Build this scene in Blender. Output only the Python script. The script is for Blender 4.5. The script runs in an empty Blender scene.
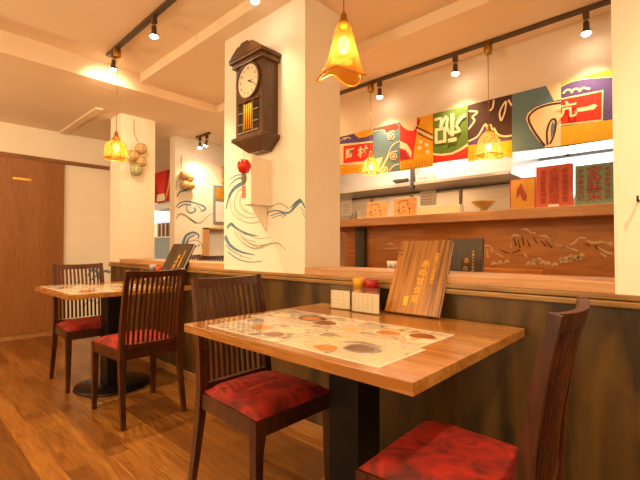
import bpy, bmesh, math, random
from mathutils import Vector, Matrix, noise
random.seed(7)
C = bpy.context.scene.collection
S = bpy.context.scene
# ------------------------------------------------------------------ camera, world, lights, exposure
FPX, H = 399.0, 1.04
YAW, PITCH = math.radians(42.8), math.atan(7.6/399)
cd = bpy.data.cameras.new('camera'); cam = bpy.data.objects.new('camera', cd); C.objects.link(cam)
cd.sensor_width = 36; cd.lens = 36*FPX/640; cd.clip_start = .02
cam.location = (0, 0, H); cam.rotation_euler = (math.pi/2+PITCH, 0, YAW)
S.camera = cam
S.view_settings.view_transform = 'Standard'; S.view_settings.look = 'None'
S.view_settings.gamma = 1; S.view_settings.use_curve_mapping = False
S.view_settings.exposure = 0.60
w = bpy.data.worlds.new('world'); S.world = w; w.use_nodes = True
w.node_tree.nodes['Background'].inputs[0].default_value = (1, .69, .37, 1)
w.node_tree.nodes['Background'].inputs[1].default_value = .85
WARM = (1, .66, .34)
def light(kind, name, loc, energy, color=WARM, size=.05, target=None, angle=100, blend=.6):
    l = bpy.data.lights.new(name, kind); l.energy = energy; l.color = color
    if kind == 'AREA': l.size = size
    else: l.shadow_soft_size = size
    if kind == 'SPOT': l.spot_size = math.radians(angle); l.spot_blend = blend
    o = bpy.data.objects.new(name, l); C.objects.link(o); o.location = loc
    if target is not None:
        o.rotation_euler = (Vector(target)-Vector(loc)).to_track_quat('-Z', 'Y').to_euler()
    return o
# fill lights added under the room ceiling and the kitchen's own tube lights
light('AREA', 'room_ceiling_fill', (-1.6, -.9, 2.5), 22, (1, .68, .35), 1.6, (-1.6, -.9, 0))
light('AREA', 'room_ceiling_fill', (1.6, .2, 2.5), 12, (1, .68, .35), 1.2, (1.6, .2, 0))
light('AREA', 'kitchen_tube_light', (-2.0, 3.5, 2.38), 34, (1, .86, .70), 1.0, (-2.0, 3.5, 0))
light('AREA', 'kitchen_tube_light', (-.6, 3.6, 2.38), 12, (1, .9, .80), .8, (-.6, 3.6, 0))
light('AREA', 'aisle_ceiling_light', (-3.0, 2.6, 2.40), 12, (1, .68, .35), .5, (-3.0, 2.4, 0))
light('AREA', 'back_room_light', (-6.3, 3.0, 2.38), 10, (1, .70, .45), .5, (-6.3, 3.0, 0))

for p in ((-2.4, -1.3, 1.9), (-4.5, -.9, 1.8), (.2, -1.9, 2.15)):      # unseen points added behind the viewer to brighten the ceiling
    light('POINT', 'rear_uplight_fill', p, 44, (1, .69, .37), .08)
# ------------------------------------------------------------------ helpers
F0 = Vector((-math.sin(YAW), math.cos(YAW), 0)); RT = Vector((math.cos(YAW), math.sin(YAW), 0))
FW = F0*math.cos(PITCH)+Vector((0, 0, math.sin(PITCH))); UP = -F0*math.sin(PITCH)+Vector((0, 0, math.cos(PITCH)))
def at(x, y, axis, v):
    d = FW+RT*((x-320)/FPX)-UP*((y-240)/FPX)
    return Vector((0, 0, H))+d*((v-(H if axis == 2 else 0))/d[axis])

def hexc(c):
    if isinstance(c, str):
        c = [int(c[i:i+2], 16)/255 for i in (0, 2, 4)]
        c = [x/12.92 if x <= .04045 else ((x+.055)/1.055)**2.4 for x in c]
    return (c[0], c[1], c[2], 1)
def newmat(name):
    m = bpy.data.materials.new(name); m.use_nodes = True
    return m, m.node_tree.nodes, m.node_tree.links, m.node_tree.nodes['Principled BSDF']
def mat(name, col, rough=.6, metal=0, var=.08, scale=12, bump=0, stretch=(1, 1, 1), spec=None, emit=None, es=0):
    m, N, L, P = newmat(name); c = hexc(col)
    tc = N.new('ShaderNodeTexCoord'); mp = N.new('ShaderNodeMapping'); mp.inputs['Scale'].default_value = stretch
    nz = N.new('ShaderNodeTexNoise'); nz.inputs['Scale'].default_value = scale; nz.inputs['Detail'].default_value = 5
    L.new(tc.outputs['Object'], mp.inputs[0]); L.new(mp.outputs[0], nz.inputs[0])
    r = N.new('ShaderNodeValToRGB'); L.new(nz.outputs[0], r.inputs[0])
    r.color_ramp.elements[0].position = .3; r.color_ramp.elements[1].position = .7
    r.color_ramp.elements[0].color = tuple(x*(1-var) for x in c[:3])+(1,)
    r.color_ramp.elements[1].color = tuple(min(1, x*(1+var)) for x in c[:3])+(1,)
    L.new(r.outputs[0], P.inputs['Base Color'])
    P.inputs['Roughness'].default_value = rough; P.inputs['Metallic'].default_value = metal
    if spec is not None: P.inputs['Specular IOR Level'].default_value = spec
    if bump:
        b = N.new('ShaderNodeBump'); b.inputs['Strength'].default_value = bump; b.inputs['Distance'].default_value = .01
        L.new(nz.outputs[0], b.inputs['Height']); L.new(b.outputs[0], P.inputs['Normal'])
    if emit:
        P.inputs['Emission Color'].default_value = hexc(emit); P.inputs['Emission Strength'].default_value = es
    return m
def wood(name, c1, c2, rough=.45, axis='X', scale=6, stretch=12, dist=3, coat=0, detail=6, distort=.6):
    """wood grain running along an axis: noise stretched across it plus a few wandering rings"""
    m, N, L, P = newmat(name)
    tc = N.new('ShaderNodeTexCoord'); mp = N.new('ShaderNodeMapping')
    s = [stretch]*3; s['XYZ'.index(axis)] = 1; mp.inputs['Scale'].default_value = s
    nz = N.new('ShaderNodeTexNoise'); nz.inputs['Scale'].default_value = scale; nz.inputs['Detail'].default_value = detail
    nz.inputs['Distortion'].default_value = distort
    L.new(tc.outputs['Object'], mp.inputs[0]); L.new(mp.outputs[0], nz.inputs[0])
    mp2 = N.new('ShaderNodeMapping'); s2 = [1, 1, 1]; s2['XYZ'.index(axis)] = .12; mp2.inputs['Scale'].default_value = s2
    n2 = N.new('ShaderNodeTexNoise'); n2.inputs['Scale'].default_value = scale*.8; n2.inputs['Detail'].default_value = 1
    L.new(tc.outputs['Object'], mp2.inputs[0]); L.new(mp2.outputs[0], n2.inputs[0])
    ml = N.new('ShaderNodeMath'); ml.operation = 'MULTIPLY'; ml.inputs[1].default_value = dist*8; L.new(n2.outputs[0], ml.inputs[0])
    sn = N.new('ShaderNodeMath'); sn.operation = 'SINE'; L.new(ml.outputs[0], sn.inputs[0])
    ma = N.new('ShaderNodeMath'); ma.operation = 'MULTIPLY_ADD'; ma.inputs[1].default_value = .16; L.new(sn.outputs[0], ma.inputs[0]); L.new(nz.outputs[0], ma.inputs[2])
    r = N.new('ShaderNodeValToRGB'); L.new(ma.outputs[0], r.inputs[0])
    r.color_ramp.elements[0].position = .28; r.color_ramp.elements[1].position = .72
    r.color_ramp.elements[0].color = hexc(c1); r.color_ramp.elements[1].color = hexc(c2)
    L.new(r.outputs[0], P.inputs['Base Color']); P.inputs['Roughness'].default_value = rough
    P.inputs['Coat Weight'].default_value = coat; P.inputs['Coat Roughness'].default_value = .15
    return m

class MB:
    def __init__(s): s.bm = bmesh.new(); s.mats = []
    def mi(s, m):
        if m is None: return 0
        if m not in s.mats: s.mats.append(m)
        return s.mats.index(m)
    def _fin(s, faces, m, smooth=False):
        i = s.mi(m)
        for f in faces: f.material_index = i; f.smooth = smooth
    def box(s, a, b, m=None, bev=0, mx=None):
        a = Vector(a); b = Vector(b)
        g = bmesh.ops.create_cube(s.bm, size=1)['verts']
        c = (a+b)/2; d = b-a
        for v in g: v.co = Vector((v.co.x*d.x, v.co.y*d.y, v.co.z*d.z))+c
        fs = list({f for v in g for f in v.link_faces})
        if bev:
            es = list({e for v in g for e in v.link_edges})
            r = bmesh.ops.bevel(s.bm, geom=es, offset=bev, segments=2, affect='EDGES', profile=.5)
            vs = set(r['verts']) | {v for v in g if v.is_valid}
            fs = list({f for v in vs for f in v.link_faces}); g = list(vs)
        if mx is not None:
            for v in g: v.co = mx @ v.co
        s._fin(fs, m); return g
    def hexa(s, bot, top, m=None):
        vb = [s.bm.verts.new(p) for p in bot]; vt = [s.bm.verts.new(p) for p in top]; n = len(vb)
        fs = [s.bm.faces.new(vb[::-1]), s.bm.faces.new(vt)]
        for i in range(n): fs.append(s.bm.faces.new((vb[i], vb[(i+1) % n], vt[(i+1) % n], vt[i])))
        s._fin(fs, m); return vb+vt
    def sweep(s, pts, sizes, m=None, side=Vector((0, 1, 0)), smooth=False):
        """rectangular section (w across side, d across the other) along pts"""
        rings = []
        for i, p in enumerate(pts):
            t = (Vector(pts[min(i+1, len(pts)-1)])-Vector(pts[max(i-1, 0)])).normalized()
            n = t.cross(side).normalized(); wd, dp = sizes[i]
            rings.append([s.bm.verts.new(Vector(p)+side*(a*wd/2)+n*(b*dp/2)) for a, b in ((-1, -1), (1, -1), (1, 1), (-1, 1))])
        fs = []
        for A, B in zip(rings, rings[1:]):
            for k in range(4): fs.append(s.bm.faces.new((A[k], A[(k+1) % 4], B[(k+1) % 4], B[k])))
        fs.append(s.bm.faces.new(rings[0][::-1])); fs.append(s.bm.faces.new(rings[-1]))
        s._fin(fs, m, smooth)
    def tube(s, pts, r, m=None, n=8):
        pts = [Vector(p) for p in pts]; rings = []
        rr = r if isinstance(r, (list, tuple)) else [r]*len(pts)
        for i, p in enumerate(pts):
            t = (pts[min(i+1, len(pts)-1)]-pts[max(i-1, 0)]).normalized()
            a = t.cross(Vector((0, 0, 1)))
            if a.length < 1e-3: a = t.cross(Vector((1, 0, 0)))
            a.normalize(); b = t.cross(a)
            rings.append([s.bm.verts.new(p+(a*math.cos(k*2*math.pi/n)+b*math.sin(k*2*math.pi/n))*rr[i]) for k in range(n)])
        fs = []
        for A, B in zip(rings, rings[1:]):
            for k in range(n): fs.append(s.bm.faces.new((A[k], A[(k+1) % n], B[(k+1) % n], B[k])))
        fs.append(s.bm.faces.new(rings[0][::-1])); fs.append(s.bm.faces.new(rings[-1]))
        s._fin(fs, m, True)
    def lathe(s, prof, c=(0, 0, 0), m=None, n=24, smooth=True, fn=None):
        c = Vector(c); rings = []
        for (r, z) in prof:
            ring = []
            for k in range(n):
                t = k*2*math.pi/n; rr, zz = (fn(r, z, t) if fn else (r, z))
                ring.append(s.bm.verts.new(c+Vector((rr*math.cos(t), rr*math.sin(t), zz))))
            rings.append(ring)
        fs = []
        for A, B in zip(rings, rings[1:]):
            for k in range(n): fs.append(s.bm.faces.new((A[k], A[(k+1) % n], B[(k+1) % n], B[k])))
        if prof[0][0] > 1e-5 and not fn: fs.append(s.bm.faces.new(rings[0][::-1]))
        if prof[-1][0] > 1e-5 and not fn: fs.append(s.bm.faces.new(rings[-1]))
        s._fin(fs, m, smooth)
    def ball(s, c, r, m=None, sc=(1, 1, 1), n=12):
        g = bmesh.ops.create_uvsphere(s.bm, u_segments=n*2, v_segments=n, radius=r)['verts']
        for v in g: v.co = Vector((v.co.x*sc[0], v.co.y*sc[1], v.co.z*sc[2]))+Vector(c)
        s._fin(list({f for v in g for f in v.link_faces}), m, True)
    def poly(s, pts, m=None, th=0, nrm=None):
        vs = [s.bm.verts.new(p) for p in pts]; f = s.bm.faces.new(vs); fs = [f]
        if th:
            r = bmesh.ops.extrude_face_region(s.bm, geom=[f]); d = Vector(nrm)*th
            ev = [g for g in r['geom'] if isinstance(g, bmesh.types.BMVert)]
            for v in ev: v.co += d
            fs = list({ff for v in vs+ev for ff in v.link_faces})
        s._fin(fs, m)
    def stroke(s, pts, wd, m=None, nrm=(0, -1, 0)):
        """painted brush line in a plane"""
        nrm = Vector(nrm); pts = [Vector(p) for p in pts]
        P = []                                             # Catmull-Rom smoothing
        W = wd if isinstance(wd, (list, tuple)) else [wd]*len(pts)
        Wd = []
        for i in range(len(pts)-1):
            p0, p1, p2, p3 = pts[max(i-1, 0)], pts[i], pts[i+1], pts[min(i+2, len(pts)-1)]
            for k in range(5):
                t = k/5; P.append(.5*((2*p1)+(p2-p0)*t+(2*p0-5*p1+4*p2-p3)*t*t+(3*p1-p0-3*p2+p3)*t**3)); Wd.append(W[i]*(1-t)+W[i+1]*t)
        P.append(pts[-1]); Wd.append(W[-1])
        prev = None; fs = []
        for i, p in enumerate(P):
            t = (P[min(i+1, len(P)-1)]-P[max(i-1, 0)]); t.normalize(); sd = t.cross(nrm).normalized()*Wd[i]/2
            cur = (s.bm.verts.new(p-sd), s.bm.verts.new(p+sd))
            if prev: fs.append(s.bm.faces.new((prev[0], prev[1], cur[1], cur[0])))
            prev = cur
        s._fin(fs, m)
    def text(s, body, size, origin, u, v, m=None, th=.0005, align='CENTER', bold=0):
        cu = bpy.data.curves.new('t', 'FONT'); cu.body = body; cu.size = size; cu.align_x = align; cu.align_y = 'CENTER'
        cu.extrude = th; cu.resolution_u = 3; cu.offset = bold
        o = bpy.data.objects.new('t', cu); C.objects.link(o)
        dg = bpy.context.evaluated_depsgraph_get(); me = bpy.data.meshes.new_from_object(o.evaluated_get(dg))
        u = Vector(u).normalized(); v = Vector(v).normalized(); n = u.cross(v)
        M = Matrix(((u.x, v.x, n.x, origin[0]), (u.y, v.y, n.y, origin[1]), (u.z, v.z, n.z, origin[2]), (0, 0, 0, 1)))
        me.transform(M); n0 = len(s.bm.faces); s.bm.from_mesh(me); s.bm.faces.ensure_lookup_table()
        s._fin([s.bm.faces[i] for i in range(n0, len(s.bm.faces))], m)
        bpy.data.objects.remove(o); bpy.data.curves.remove(cu); bpy.data.meshes.remove(me)
    def xf(s, M):
        for v in s.bm.verts: v.co = M @ v.co
    def build(s, name, m=None, parent=None, recalc=True):
        if recalc: bmesh.ops.recalc_face_normals(s.bm, faces=s.bm.faces)
        me = bpy.data.meshes.new(name); s.bm.to_mesh(me); s.bm.free()
        for x in (s.mats or [m]): me.materials.append(x)
        o = bpy.data.objects.new(name, me); C.objects.link(o)
        if parent: o.parent = parent
        return o
def tag(o, label, cat, group=None, kind=None):
    if label: o['label'] = label
    if cat: o['category'] = cat
    if group: o['group'] = group
    if kind: o['kind'] = kind
    return o
def thing(name, label, cat, loc=(0, 0, 0), rz=0, group=None):
    o = bpy.data.objects.new(name, None); C.objects.link(o); o.location = loc; o.rotation_euler = (0, 0, rz)
    o.empty_display_size = .05
    return tag(o, label, cat, group)
def box(name, a, b, m, parent=None, bev=0):
    k = MB(); k.box(a, b, m, bev); return k.build(name, m, parent)
def struct(o, label=None, cat=None):
    o['kind'] = 'structure'
    return o
def copy_tree(o, label=None, parent=None, loc=None, rz=None, group=None):
    c = o.copy(); C.objects.link(c); c.parent = parent
    if label: c['label'] = label
    if group: c['group'] = group
    if loc is not None: c.location = loc
    if rz is not None: c.rotation_euler = (0, 0, rz)
    for ch in [x for x in bpy.data.objects if x.parent == o]: copy_tree(ch, None, c)
    return c
def org(o, p):
    """put a world-built mesh's origin at its base"""
    p = Vector(p); o.data.transform(Matrix.Translation(-p)); o.location = p; return o

# ------------------------------------------------------------------ materials
PLASTER = mat('cream_plaster', (.86, .79, .66), .85, var=.03, scale=3, bump=.02)
CEIL = mat('ceiling_paint', (.84, .70, .52), .9, var=.02, scale=2)
TABLE = wood('table_oak', '9a642a', 'bf8a46', .25, 'X', 5, 10, 1.5, .4)
DARK = wood('dark_mahogany', '35170a', '5c2e15', .3, 'Z', 6, 8, 1, .2)
LEDGE = wood('ledge_wood', 'b88a60', 'd8ae82', .45, 'X', 5, 10, 1)
RAIL = wood('rail_wood', '7d5a2e', 'a27c46', .3, 'X', 5, 10, 2, .4)
WAINS = wood('olive_plywood', '30220c', '62481c', .35, 'Z', 3.2, 4, 5, .15)
PANEL = wood('brown_door_wood', '84501f', '9a6230', .5, 'Z', 6, 12, .6)
COUNTER = wood('counter_board', 'b98250', 'd6a06a', .5, 'X', 5, 10, 1)
FRONT = wood('counter_front_wood', 'b86c14', 'd88c2c', .45, 'X', 4, 8, 1.4)
BLACK = mat('black_metal', '141110', .35, .3, .1)
BRONZE = mat('bronze_track', '5a4630', .45, .4, .08)
BRASS = mat('brass', 'b98a3a', .3, .9, .1)
STEEL = mat('stainless_steel', 'c4bfb8', .32, .75, .05, 3, 0, (1, 1, 20))
STEELP = mat('steel_panel', 'c9c0b4', .45, .3, .05, 4)
DGREY = mat('dark_grey', '4a4845', .5)
PAPER = mat('white_paper', (.85, .82, .75), .7, var=.03)
INK = mat('ink', '4a3a30', .7)
BLUE = mat('mural_blue', '5f86a0', .8, var=.15, scale=30)
GREYB = mat('mural_grey', 'a8a79b', .8, var=.12, scale=30)
def velvet():
    m, N, L, P = newmat('red_velvet')
    tc = N.new('ShaderNodeTexCoord'); nz = N.new('ShaderNodeTexNoise'); nz.inputs['Scale'].default_value = 12; nz.inputs['Detail'].default_value = 8
    nz.inputs['Distortion'].default_value = 1.2; L.new(tc.outputs['Object'], nz.inputs[0])
    r = N.new('ShaderNodeValToRGB'); L.new(nz.outputs[0], r.inputs[0]); r.color_ramp.elements[0].position = .32; r.color_ramp.elements[1].position = .72
    r.color_ramp.elements[0].color = hexc('3c0503'); r.color_ramp.elements[1].color = hexc('b0200a')
    L.new(r.outputs[0], P.inputs['Base Color']); P.inputs['Roughness'].default_value = .75
    P.inputs['Sheen Weight'].default_value = .25; P.inputs['Sheen Tint'].default_value = hexc('ff5030')
    b = N.new('ShaderNodeBump'); b.inputs['Strength'].default_value = .3; b.inputs['Distance'].default_value = .01; L.new(nz.outputs[0], b.inputs['Height']); L.new(b.outputs[0], P.inputs['Normal'])
    return m
VELVET = velvet()
def floor_mat():
    m, N, L, P = newmat('floor_planks')
    tc = N.new('ShaderNodeTexCoord')
    br = N.new('ShaderNodeTexBrick'); br.offset = .37; br.inputs['Scale'].default_value = 1
    br.inputs['Brick Width'].default_value = .9; br.inputs['Row Height'].default_value = .095; br.inputs['Mortar Size'].default_value = .0012
    br.inputs['Color1'].default_value = (.12, .12, .12, 1); br.inputs['Color2'].default_value = (.88, .88, .88, 1); br.inputs['Mortar'].default_value = (0, 0, 0, 1)
    br.inputs['Bias'].default_value = 0
    L.new(tc.outputs['Object'], br.inputs['Vector'])
    mp = N.new('ShaderNodeMapping'); mp.inputs['Scale'].default_value = (1.5, 16, 1); L.new(tc.outputs['Object'], mp.inputs[0])
    nz = N.new('ShaderNodeTexNoise'); nz.inputs['Scale'].default_value = 2.5; nz.inputs['Detail'].default_value = 6; nz.inputs['Distortion'].default_value = 1
    ad = N.new('ShaderNodeVectorMath'); ad.operation = 'ADD'; L.new(mp.outputs[0], ad.inputs[0]); L.new(br.outputs['Color'], ad.inputs[1]); L.new(ad.outputs[0], nz.inputs[0])
    mx = N.new('ShaderNodeMix'); mx.data_type = 'FLOAT'; mx.inputs[0].default_value = .38
    L.new(nz.outputs[0], mx.inputs[2]); L.new(br.outputs['Color'], mx.inputs[3])
    r = N.new('ShaderNodeValToRGB'); L.new(mx.outputs[0], r.inputs[0])
    r.color_ramp.elements[0].position = .2; r.color_ramp.elements[1].position = .8
    r.color_ramp.elements[0].color = hexc('4e2e0e'); r.color_ramp.elements[1].color = hexc('ac7634')
    e = r.color_ramp.elements.new(.5); e.color = hexc('7a4c1c')
    L.new(r.outputs[0], P.inputs['Base Color']); P.inputs['Roughness'].default_value = .33
    return m
def glass(name, col, tr=.45, rough=.1):
    m, N, L, P = newmat(name); N.remove(P); out = N['Material Output']
    t = N.new('ShaderNodeBsdfTransparent'); t.inputs[0].default_value = hexc(col)
    g = N.new('ShaderNodeBsdfGlossy'); g.inputs['Roughness'].default_value = rough; g.inputs[0].default_value = (1, .9, .7, 1)
    d = N.new('ShaderNodeBsdfTranslucent'); d.inputs[0].default_value = hexc(col)
    tc = N.new('ShaderNodeTexCoord'); nz = N.new('ShaderNodeTexNoise'); nz.inputs['Scale'].default_value = 45; nz.inputs['Detail'].default_value = 3; L.new(tc.outputs['Object'], nz.inputs[0])
    b = N.new('ShaderNodeBump'); b.inputs['Strength'].default_value = .5; b.inputs['Distance'].default_value = .01; L.new(nz.outputs[0], b.inputs['Height'])
    L.new(b.outputs[0], g.inputs['Normal']); L.new(b.outputs[0], d.inputs['Normal'])
    m1 = N.new('ShaderNodeMixShader'); m1.inputs[0].default_value = 1-tr; L.new(t.outputs[0], m1.inputs[1]); L.new(d.outputs[0], m1.inputs[2])
    fr = N.new('ShaderNodeLayerWeight'); fr.inputs['Blend'].default_value = .25
    m2 = N.new('ShaderNodeMixShader'); L.new(fr.outputs['Fresnel'], m2.inputs[0]); L.new(m1.outputs[0], m2.inputs[1]); L.new(g.outputs[0], m2.inputs[2])
    L.new(m2.outputs[0], out.inputs[0]); return m
AMBER = glass('amber_glass', 'f2b450', .82)
RIMG = mat('amber_rim', 'c07818', .12)
BULB = mat('lit_bulb', (1, .9, .7), emit=(1, .80, .45), es=7)
SPOTB = mat('lit_spot', (1, .9, .8), emit=(1, .88, .68), es=40)

# ------------------------------------------------------------------ setting
YW = 1.62                                       # front plane of the partition and its pillars
XP1, XP1L = -1.618, -2.432                      # clock pillar
ZM, ZL, ZA = 2.60, 2.44, 2.44                   # ceiling heights: main, left bay, aisle
struct(box('floor', (-9, -4, -.1), (3, 6, 0), floor_mat()))
struct(box('ceiling', (-3.6, -4, ZM), (3, 1.507, ZM+.1), CEIL))
struct(box('ceiling_left', (-5.7, -4, ZL), (-3.6, 1.93, ZM+.1), CEIL))
struct(box('ceiling_soffit', (-3.6, 1.507, 2.52), (3, 2.30, ZM+.1), CEIL))
struct(box('ceiling_aisle', (-9, 1.93, ZA), (-3.6, 6, ZM+.1), CEIL))
struct(box('ceiling_kitchen', (-3.6, 2.30, ZA), (3, 6, ZM+.1), CEIL))
struct(box('ceiling_trim', (-5.6, 1.38, ZL-.014), (-4.33, 1.45, ZL), CEIL))
struct(box('wall_left', (-5.7, -4, 0), (-5.6, 2.35, ZL), PLASTER))
k = MB(); k.box((-2.432, YW, .888), (XP1, 1.933, 2.52), PLASTER)
struct(k.build('wall_clock_pillar'))
k = MB(); k.box((-4.60, YW, .888), (-4.325, 1.985, 2.46), PLASTER)
struct(k.build('wall_float_pillar'))
struct(box('wall_right_pillar', (-.181, YW, .888), (1.6, 1.933, 2.52), PLASTER))
struct(box('wall_wave', (-4.83, 2.41, 0), (-4.7, 4.3, ZA), PLASTER))
# partition below
struct(box('wall_partition', (-4.574, YW+.004, 0), (1.6, 1.86, .86), WAINS))
k = MB()
k.box((-4.574, YW-.012, .869), (1.6, YW+.03, .888), RAIL, .003)
k.box((-4.574, YW-.020, .845), (1.6, YW+.02, .866), RAIL, .004)
k.box((-4.574, YW+.02, .845), (1.6, 1.87, .8875), RAIL)
struct(k.build('trim_1'))
struct(box('trim_2', (XP1, YW-.004, .888), (-.181, 1.88, .925), LEDGE, None, .002))
struct(box('trim_3', (-4.314, YW-.004, .888), (-2.432, 1.88, .925), LEDGE, None, .002))
BASEB = wood('baseboard_wood', 'a0703c', 'bd8a52', .5, 'X', 4, 8, 1)
struct(box('baseboard_partition', (-4.574, YW-.008, 0), (1.6, YW+.01, .06), BASEB))
struct(box('baseboard_left', (-5.602, -4, 0), (-5.585, 1.95, .06), BASEB))
# brown sliding door on the left wall
d = struct(box('door_1', (-5.6, -1.2, .06), (-5.575, 1.44, 2.06), PANEL))
box('door_plate', (-5.576, .932, 1.805), (-5.568, 1.11, 1.835), BRASS, d, .002)
struct(box('trim_4', (-5.6, -4, 2.06), (-5.56, 1.95, 2.10), wood('lintel_wood', '7a4a20', '9a6534', .5, 'Y')))
# kitchen shell
DW = mat('drop_wall_paint', (.80, .66, .50), .85, var=.02, scale=3)
struct(box('wall_kitchen_front', (-4.0, 2.88, 1.74), (1.6, 2.96, ZA), DW))
struct(box('wall_kitchen_back', (-4.7, 4.2, 0), (1.6, 4.3, ZA), STEELP))
struct(box('wall_back_room', (-9, 4.2, 0), (-4.83, 4.3, ZA), mat('back_room_paint', 'a07050', .8)))
k = struct(box('window_1', (-1.36, 4.19, 1.50), (-.40, 4.2, 2.0), mat('window_light', (.9, .95, 1), emit=(.93, .97, 1), es=.95)))
WF = mat('window_frame', 'd8dde0', .4, .2)
f = MB()
for x in (-1.36, -1.27, -1.19, -.80, -.43): f.box((x-.012, 4.16, 1.48), (x+.012, 4.19, 2.02), WF)
f.box((-1.37, 4.16, 1.48), (-.39, 4.19, 1.505), WF); f.box((-1.37, 4.16, 1.995), (-.39, 4.19, 2.02), WF); f.box((-1.19, 4.16, 1.86), (-.43, 4.19, 1.885), DGREY)
f.build('window_frame', None, k)

# ------------------------------------------------------------------ murals (paint on the plaster, part of the setting)
def mural(name, strokes, axis, val, nrm, px):
    k = MB()
    for pts, wds, m in strokes:
        if not isinstance(wds, (list, tuple)): wds = [wds]*len(pts)
        if len(wds) != len(pts):
            n = len(pts); wds = [wds[0]+(wds[-1]-wds[0])*i/(n-1) if len(wds) == 2 else wds[min(i*len(wds)//n, len(wds)-1)] for i in range(n)]
        k.stroke([at(x, y, axis, val) for x, y in pts], [w*px*1.35 for w in wds], m, nrm)
    o = k.build(name); o['kind'] = 'structure'; return o
B_, G_ = BLUE, GREYB
mural('wall_wave_painting', [
 ([(226, 209), (229, 197), (235, 188), (245, 182)], [1.5, 3.4], B_), ([(229, 180), (236, 175.5), (245, 174)], [.6, 1.2], B_),
 ([(228, 187), (236, 179.5), (245, 177)], [.6, 1.6], B_), ([(245, 187), (238, 192), (234.5, 203), (238, 212), (247, 217.5), (258, 216.5), (266, 212)], [1.2, .5], G_),
 ([(246, 188), (241, 195), (239.5, 203), (243, 210), (250, 213)], [.8, .5], G_), ([(236, 217), (246, 222.5), (258, 222), (268, 214)], [.6, 1], G_),
 ([(234, 206), (236, 213), (243, 219)], [.5, .5], G_),
 ([(227, 228), (231, 224), (236, 228), (246, 233.5), (258, 236)], [2.6, 1.8, .4], B_), ([(234, 231), (242, 242), (254, 248.5), (266, 245.5), (277, 243), (286, 250)], [.8, 1.4, 1, .4], G_),
 ([(240, 236), (250, 243), (260, 245.5), (272, 242.5)], [.6, 1, .5], G_), ([(238, 232), (246, 239), (256, 242)], [.5, .8], G_),
 ([(225, 236), (230, 245), (240, 251.5), (255, 255)], [4, .5], B_), ([(228, 252), (238, 259), (250, 262), (262, 261)], [1, .5], B_), ([(240, 256), (252, 259)], [.6, .6], G_),
 ([(266, 213), (276, 210.5), (286, 213), (291, 211), (296, 204.5), (300, 200.5)], [.8, 1.4, 3], B_), ([(299, 200), (302, 202), (305, 208)], [2.4, .8], B_),
 ([(300, 207), (304.5, 212)], [.5, .5], B_), ([(302, 212), (305, 217)], [.5, .5], B_), ([(270, 216), (280, 213), (286, 216)], [.5, 1], B_),
 ([(270, 207), (280, 203.5), (289, 209)], [.8, .8], G_),
 ([(228, 196), (233, 188), (240, 183)], [.6, 1], B_), ([(236, 186), (231, 194), (230, 204), (233, 214), (240, 220)], [.7, .5], G_), ([(243, 192), (240.5, 200), (243, 208), (252, 214), (262, 212)], [.6, .5], G_),
 ([(232, 224), (238, 229), (248, 235), (260, 238.5), (270, 237)], [.8, .4], G_), ([(243, 239), (252, 245), (262, 248.5)], [.6, .6], G_), ([(226, 245), (232, 251), (242, 256)], [1, .5], B_),
 ([(272, 218), (280, 215.5), (284, 218)], [.4, .7], B_), ([(290, 208), (297, 201)], [.6, 1.2], B_)], 1, YW-.001, (0, -1, 0), .0070)
mural('wall_wave_painting_left', [
 ([(176, 207), (180, 203), (187, 201.5), (195, 203), (203, 206), (205.5, 209), (202, 211)], [1, 1.6], B_), ([(187, 205), (187, 210.5), (191, 213), (195.5, 210.5), (194, 207.5)], [.8, 1.6], B_),
 ([(177, 214), (185, 216), (192, 220.5), (200, 223), (208, 216), (216, 212)], [.6, 1.2, .6], G_), ([(183, 244), (186, 236), (193, 232.5), (198.5, 235), (198, 239)], [2.5, 1], B_),
 ([(177, 248), (186, 243), (196, 240), (202, 245), (203.5, 251)], [.8, .8], G_), ([(180, 254), (190, 258), (200, 256.5), (206, 250)], [.6, 1], G_),
 ([(177, 197), (180, 192), (187, 190)], [.8, 1.5], B_), ([(198, 245), (199.5, 245.5)], [1.4, 1.4], B_),
 ([(208, 250), (213, 246.5), (220, 248)], [1, 1.6], B_),
 ([(178, 208), (184, 204.5), (191, 205)], [1, 1.2], B_), ([(196, 205), (200, 208), (201, 212)], [.8, 1.4], G_), ([(176, 219), (181, 213.5), (188, 217), (196, 223.5)], [.8, 1.2], G_),
 ([(186, 245), (189, 238), (195, 235)], [1.6, 1], B_), ([(176, 190), (177, 182), (182, 176)], [1, .8], G_), ([(180, 252), (188, 247.5), (197, 246.5)], [.6, 1], B_)], 0, -4.699, (1, 0, 0), .0125)
mural('wall_wave_painting_far', [
 ([(88, 276), (92, 270), (97, 272), (99, 279)], [1, 2.5], B_), ([(92, 280), (96, 276), (101, 280)], [1.5, .8], B_), ([(101, 273), (106, 271), (110, 272.5)], [1.5, 2], B_),
 ([(80, 300), (86, 293), (93, 292), (97, 298)], [1, 2], B_), ([(84, 306), (90, 300), (100, 304)], [1, .8], G_)], 0, -5.598, (1, 0, 0), .0135)

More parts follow.
